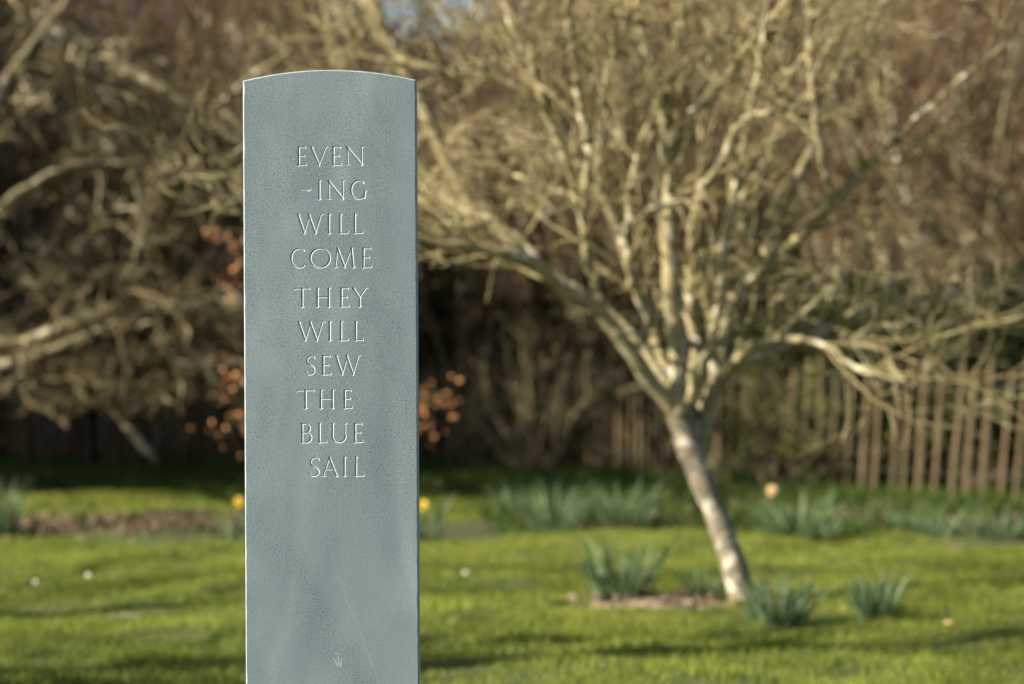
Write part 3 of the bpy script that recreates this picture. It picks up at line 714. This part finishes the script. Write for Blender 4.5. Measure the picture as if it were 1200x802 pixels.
# dense far wood: trunks and a mass of twigs
nT = 260
tx = rng.uniform(-17, 15, nT); ty = rng.uniform(32.5, 44, nT)
P = np.empty((nT, 8, 3)); P[:, 0] = np.stack([tx, ty, np.zeros(nT)], -1)
d = norm(np.stack([rng.normal(0, .12, nT), rng.normal(0, .12, nT), np.ones(nT)], -1)); Ls = rng.uniform(6.5, 9.5, nT)
gap = np.exp(-((tx / ty * FPX + 100) / 70) ** 2)
Ls = Ls * (1 - .55 * gap)
for k_ in range(1, 8):
    d = norm(d + rng.normal(0, .08, (nT, 3))); P[:, k_] = P[:, k_ - 1] + d * (Ls / 7)[:, None]
Rr = np.linspace(1, .2, 8)[None] * rng.uniform(.05, .12, (nT, 1))
parts = [tubes(P, Rr, 6)]
for (n, t0, t1, L0, L1, a0, a1, K_, wg, u_, rf, re, rmin, sd) in [(16, .12, 1, 1.0, 2.6, .4, 1.2, 6, .16, .05, .45, .3, .012, 4), (8, .1, 1, .5, 1.3, .4, 1.1, 4, .2, .03, .6, .5, .009, 3), (3, .1, 1, .3, .8, .3, 1.0, 3, .2, .02, .8, .7, .008, 3)]:
    P, Rr = grow(P, Rr, n, t0, t1, L0, L1, a0, a1, K_, wg, u_, rf, re, rmin)
    ok = ~((np.abs(P[..., 0] + .033 * P[..., 1]) < .95) & (P[..., 2] > 6.1 + (P[..., 1] - 34) * .1)).any(1)
    P, Rr = P[ok], Rr[ok]; parts.append(tubes(P, Rr, sd))
V_, F_ = join(parts)
o = mesh_from('far_woodland', V_, F_, M['far_twig']); tag(o, 'brown mass of leafless woodland filling the background', 'woodland', kind='stuff')

# dark evergreen undergrowth added behind the fence to blacken the wood's shaded interior
def leafy(name, label, cat, x, y, rx, ry, rz_, n, s0, s1, mat, zc_=None, group=None, stems=14):
    rt = empty(name, (x, y, 0)); tag(rt, label, cat, group)
    K = 7; P = np.empty((stems, K, 3)); P[:, 0] = rng.normal(0, .06, (stems, 3)) * [1, 1, 0]
    d = norm(np.stack([rng.normal(0, rx, stems), rng.normal(0, ry, stems), np.full(stems, rz_ * .9)], -1))
    for k_ in range(1, K):
        d = norm(d + rng.normal(0, .15, (stems, 3))); P[:, k_] = P[:, k_ - 1] + d * rz_ / (K - 1) * rng.uniform(.8, 1.1)
    Rr = np.linspace(1, .3, K)[None] * np.full((stems, 1), .014)
    p1, r1 = grow(P, Rr, 8, .25, 1, rx * .5, rx * 1.1, .4, 1.2, 5, .25, .03, .6, .4, .003)
    V_, F_ = join([tubes(P, Rr, 5), tubes(p1, r1, 3)]); mesh_from('stem', V_, F_, M['wood_bark'], rt)
    sel = p1[rng.integers(0, len(p1), n), rng.integers(1, 5, n)] + rng.normal(0, .07 * rx + .02, (n, 3))
    sel[:, 2] = np.abs(sel[:, 2])
    V_, F_ = leaf_cards(sel, s0, s1); mesh_from('foliage', V_, F_, mat, rt)
    return rt
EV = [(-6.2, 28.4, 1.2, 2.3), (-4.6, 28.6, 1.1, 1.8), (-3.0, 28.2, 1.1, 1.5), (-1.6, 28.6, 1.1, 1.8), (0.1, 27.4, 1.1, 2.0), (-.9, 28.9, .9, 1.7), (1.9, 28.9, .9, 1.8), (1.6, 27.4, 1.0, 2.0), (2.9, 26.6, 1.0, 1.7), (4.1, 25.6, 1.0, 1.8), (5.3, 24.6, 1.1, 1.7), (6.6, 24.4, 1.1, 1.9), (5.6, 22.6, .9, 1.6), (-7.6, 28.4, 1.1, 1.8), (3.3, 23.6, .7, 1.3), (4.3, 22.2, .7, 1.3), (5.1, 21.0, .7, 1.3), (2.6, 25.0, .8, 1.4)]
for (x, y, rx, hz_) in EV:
    leafy('added_dark_shrub', 'dark evergreen shrub added just behind the paling fence to deepen the gloom', 'shrub', x, y, rx, rx * .6, hz_ * 1.25, 8000, .07, .14, M['shade_leaf'], group='dark shrubs added behind the fence for its gloom', stems=18)
ho = leafy('shade_holly', 'tall dark evergreen tree added outside the left of the view for its shade', 'tree', -10.2, 23.2, 1.3, 1.3, 6.3, 15000, .10, .2, M['shade_leaf'], group='evergreen shade trees added left of the view', stems=26)  # added out of view to shade the left thicket and the middle fence
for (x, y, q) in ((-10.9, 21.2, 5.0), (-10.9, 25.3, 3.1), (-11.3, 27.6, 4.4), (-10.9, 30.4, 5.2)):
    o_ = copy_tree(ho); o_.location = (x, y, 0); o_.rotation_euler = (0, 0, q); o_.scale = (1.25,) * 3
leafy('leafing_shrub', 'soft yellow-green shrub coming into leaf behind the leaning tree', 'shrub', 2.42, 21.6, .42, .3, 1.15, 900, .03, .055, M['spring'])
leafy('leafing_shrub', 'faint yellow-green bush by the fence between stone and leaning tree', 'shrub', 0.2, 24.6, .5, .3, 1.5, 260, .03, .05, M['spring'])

# copper-leaved beech sapling behind the stone
rt, PP_ = None, None
bx = -1.45; by = 18.6
rt = empty('beech_sapling', (bx, by, 0)); tag(rt, 'young beech with clusters of orange-brown dead leaves behind the stone', 'sapling')
P_, r_ = resample([(0, 0, -.05), (.03, 0, .5), (-.02, .02, 1.2), (.03, 0, 2.0), (0, 0, 2.5)], [.025, .022, .017, .011, .005], 20)
V_, F_ = tubes(P_[None], r_[None], 8); mesh_from('trunk', V_, F_, M['wood_bark'], rt, True)
cl = [(262, 280), (272, 300), (250, 275), (268, 318), (278, 335), (262, 440), (275, 452), (283, 435), (268, 488), (280, 505), (262, 495), (500, 462), (515, 468), (495, 480), (530, 460), (512, 495), (492, 235), (495, 500)]
br = []
for (px, py) in cl:
    e = at(px, py, by + random.uniform(-.25, .25)) - np.array([bx, by, 0])
    zb_ = max(.35, e[2] - random.uniform(.15, .45)); s0 = np.array([0, 0, min(zb_, 2.1)])
    m_ = (s0 + e) / 2 + np.array([0, 0, .04]); pp, rr_ = resample([s0, m_, e], [.008, .006, .003], 8); br.append((pp, rr_))
for b_ in br:
    V_, F_ = tubes(b_[0][None], b_[1][None], 5); mesh_from('branch', V_, F_, M['wood_bark'], rt)
lp_ = []
for pp, _ in br:
    for _k in range(8): lp_.append(pp[-1] * 1 + rng.normal(0, .075, 3))
    for _k in range(2): lp_.append(pp[rng.integers(3, 7)] + rng.normal(0, .04, 3))
V_, F_ = leaf_cards(np.array(lp_), .035, .062, .7); mesh_from('foliage', V_, F_, M['copper'], rt)

# ------------------------------------------------------------------ daffodil clumps
def strap_leaves(n, h0, h1, spread, rad):
    K = 6; th = rng.uniform(0, 6.28, n); r0 = rad * np.sqrt(rng.random(n))
    P = np.empty((n, K, 3)); P[:, 0] = np.stack([r0 * np.cos(th), r0 * np.sin(th), np.full(n, -.01)], -1)
    d = norm(np.stack([np.cos(th) * spread * rng.uniform(.1, 1, n), np.sin(th) * spread * rng.uniform(.1, 1, n), np.ones(n)], -1)); Ls = rng.uniform(h0, h1, n)
    for k_ in range(1, K):
        d = norm(d + np.stack([np.cos(th), np.sin(th), -.5 * np.ones(n)], -1) * .035 * k_ * rng.uniform(0, 1, (n, 1))); P[:, k_] = P[:, k_ - 1] + d * (Ls / (K - 1))[:, None]
    w_ = np.array([.9, 1, 1, .9, .65, .12])[None] * rng.uniform(.010, .017, (n, 1))
    side = norm(np.cross(P[:, 2] - P[:, 0], rng.normal(size=(n, 3))))[:, None]
    nr = norm(np.cross(side, norm(P[:, 2] - P[:, 0])[:, None]))
    Lf = P - side * w_[..., None] / 2 * 1.0 + nr * w_[..., None] * .2; Rt = P + side * w_[..., None] / 2 + nr * w_[..., None] * .2
    V = np.stack([Lf, P, Rt], 2).reshape(-1, 3)
    n_ = np.arange(n)[:, None, None]; k2 = np.arange(K - 1)[None, :, None]; s_ = np.arange(2)[None, None, :]
    a_ = (n_ * K + k2) * 3 + s_
    return V, np.stack([a_, a_ + 1, a_ + 4, a_ + 3], -1).reshape(-1, 4)
def flower_mesh(loc, yaw, s_, parent, pm):
    rt_ = [];  F = []; V = []
    # six petals facing dir f, slightly cupped
    f = np.array([math.cos(yaw), math.sin(yaw), .1]); f /= np.linalg.norm(f)
    a_ = norm(np.cross(f, [0, 0, 1.])); b_ = np.cross(a_, f)
    for k_ in range(6):
        q = k_ * math.pi / 3; r_ = a_ * math.cos(q) + b_ * math.sin(q); t_ = -a_ * math.sin(q) + b_ * math.cos(q)
        o_ = len(V); V += [r_ * .006, r_ * .022 + t_ * .013 + f * .003, r_ * .04, r_ * .022 - t_ * .013 + f * .003, r_ * .022 + f * .006]
        F += [(o_, o_ + 1, o_ + 4), (o_ + 1, o_ + 2, o_ + 4), (o_ + 2, o_ + 3, o_ + 4), (o_ + 3, o_, o_ + 4)]
    V = np.array(V) * s_ + loc
    fl = mesh_from('flower', V, np.array(F), pm, parent)
    P = np.array([loc + f * .002, loc + f * .018 * s_, loc + f * .026 * s_])
    V_, F_ = tubes(P[None], np.array([[.009, .011, .016]]) * s_, 10); mesh_from('trumpet', V_, F_, M['trumpet'], fl, True)
    V_, F_ = tubes(np.array([[[loc[0] * .3, loc[1] * .3, 0], [loc[0] * .8, loc[1] * .8, loc[2] * .6], loc - f * .004]]), np.array([[.004, .0035, .003]]), 5)
    mesh_from('flower_stalk', V_, F_, M['daff'], parent)
def clump(px, py, h, wdt, n, label, flowers=(), name='daffodil_clump', grp='daffodil clumps on the lawn and by the fence', dz=0):
    D = FPX * CAMZ / (py - CY)
    p = at(px, py, D); rt_ = empty(name, (p[0], D, gz(p[0], D)), 0); tag(rt_, label, 'daffodils', grp)
    V_, F_ = strap_leaves(int(n * 1.9), h * .55, h * 1.2, wdt / h * .6, wdt * .36)
    mesh_from('leaves', V_, F_, M['daff'], rt_)
    for (fx, fy, pm) in flowers:
        e = at(fx, fy, D) - np.array(rt_.location); e[1] += random.uniform(-.1, 0)
        flower_mesh(e, R(-115 + random.uniform(-30, 30)), 1.0, rt_, pm)
clump(730, 706, .36, .36, 70, 'large daffodil clump in leaf on the lawn left of the leaning tree')
clump(826, 700, .20, .22, 30, 'small low daffodil clump beside the left of the tree foot')
clump(917, 728, .27, .28, 62, 'dense daffodil clump just right of the leaning trunk')
clump(884, 722, .24, .12, 18, 'few daffodil leaves against the foot of the leaning trunk')
clump(1026, 725, .25, .24, 40, 'daffodil clump rightmost on the lawn before the long shadow')
clump(935, 632, .36, .60, 65, 'broad daffodil clump near the fence behind the leaning tree', [(903, 574, M['petal_pale'])])
clump(650, 622, .36, .55, 55, 'daffodil clump in the shaded bed, nearer the stone')
clump(725, 622, .36, .50, 45, 'daffodil clump in the shaded bed, nearer the leaning tree')
clump(600, 612, .30, .30, 26, 'thin low daffodil clump nearest the stone in the shaded bed')
clump(-4, 632, .42, .30, 55, 'daffodil clump cut by the left edge of the picture')
clump(272, 640, .33, .2, 14, 'sparse daffodil tuft with a deep yellow flower left of the stone', [(281, 588, M['petal'])])
clump(498, 640, .38, .22, 26, 'daffodil tuft with a pale flower close right of the stone', [(497, 592, M['petal'])])
clump(1090, 628, .26, .5, 40, 'low spreading daffodil clump in front of the leaning pales')
clump(1170, 632, .24, .4, 34, 'low daffodil clump by the fence near the right edge')

# ------------------------------------------------------------------ small things on the lawn
def daisy(px, py, s_, label):
    D = FPX * CAMZ / (py - CY) - .3; p = at(px, py, D); z = gz(p[0], D)
    rt_ = empty('daisy', (p[0], D, z)); tag(rt_, label, 'flower')
    hh = max(p[2] - z, .045)
    V_, F_ = tubes(np.array([[[0, 0, 0], [.002, 0, hh * .5], [0, 0, hh]]]), np.full((1, 3), .001), 5); mesh_from('stalk', V_, F_, M['rough'], rt_)
    V = []; F = []
    for k_ in range(14):
        q = k_ * 2 * math.pi / 14; c_, n_ = math.cos(q), math.sin(q); o_ = len(V)
        for r_, w_ in ((.004, .001), (.012, .0025), (.016, .0005)):
            V += [(c_ * r_ - n_ * w_, (n_ * r_ + c_ * w_) * .6, hh + (n_ * r_ + c_ * w_) * .8), (c_ * r_ + n_ * w_, (n_ * r_ - c_ * w_) * .6, hh + (n_ * r_ - c_ * w_) * .8)]
        F += [(o_, o_ + 1, o_ + 3, o_ + 2), (o_ + 2, o_ + 3, o_ + 5, o_ + 4)]
    V = np.array(V); V[:, :2] *= s_; V[:, 2] = hh + (V[:, 2] - hh) * s_
    mesh_from('petals', V, np.array(F), M['white'], rt_)
    V_, F_ = tubes(np.array([[[0, 0, hh - .001], [0, -.004, hh + .003], [0, -.005, hh + .0035]]]), np.array([[.005, .0045, .001]]) * s_, 8); mesh_from('flower_centre', V_, F_, M['petal'], rt_)
daisy(103, 674, .85, 'single white daisy on the lawn, brightest one left of the stone')
daisy(41, 682, .8, 'fainter white daisy nearer the left edge of the lawn')
daisy(545, 676, .8, 'white daisy on the lawn right of the stone')
def fallen_leaf(px, py, s_, label, mat):
    D = FPX * CAMZ / (py - CY) - .1; p = at(px, py, D)
    V = np.array([(-.5, 0, 0), (-.2, -.28, .05), (.2, -.25, .06), (.55, 0, .12), (.2, .25, .3), (-.2, .28, .28), (0, 0, .08)]) * s_
    V += [p[0], D, gz(p[0], D) + .042]
    F = np.array([(0, 1, 6), (1, 2, 6), (2, 3, 6), (3, 4, 6), (4, 5, 6), (5, 0, 6)])
    o_ = mesh_from('fallen_leaf', V, F, mat); tag(o_, label, 'leaf')
fallen_leaf(1110, 742, .048, 'small tan fallen leaf lying on the lawn at the right', M['tan'])
fallen_leaf(1122, 648, .09, 'pale fallen leaf at the far edge of the lawn at right', M['litter'])
D = FPX * CAMZ / (729 - CY); a_, b_ = at(128, 728, D), at(168, 730, D - .05)
for q in (a_, b_): q[2] = gz(q[0], q[1]) + .045
V_, F_ = tubes(np.array([[a_, (a_ + b_) / 2 + [0, 0, .012], b_]]), np.array([[.006, .008, .005]]), 7)
o = mesh_from('fallen_stick', V_, F_, M['hero_trunk'], None, True); tag(o, 'pale stick lying in the grass left of the stone', 'stick')

# ------------------------------------------------------------------ trees left of the frame: their shadows stripe the lawn
for k_, (x, y, rz, s_) in enumerate(((-6.4, 7.75, .5, .95), (-7.6, 8.7, 3.6, .9), (-9.4, 10.6, 2.1, 1.0))):
    o_ = pD if k_ == 0 else copy_tree(pD); o_.location = (x, y, 0); o_.rotation_euler = (0, 0, rz); o_.scale = (s_,) * 3
    tag(o_, 'slender bare tree on the lawn outside the left of the view', 'tree', 'trees left of the view')
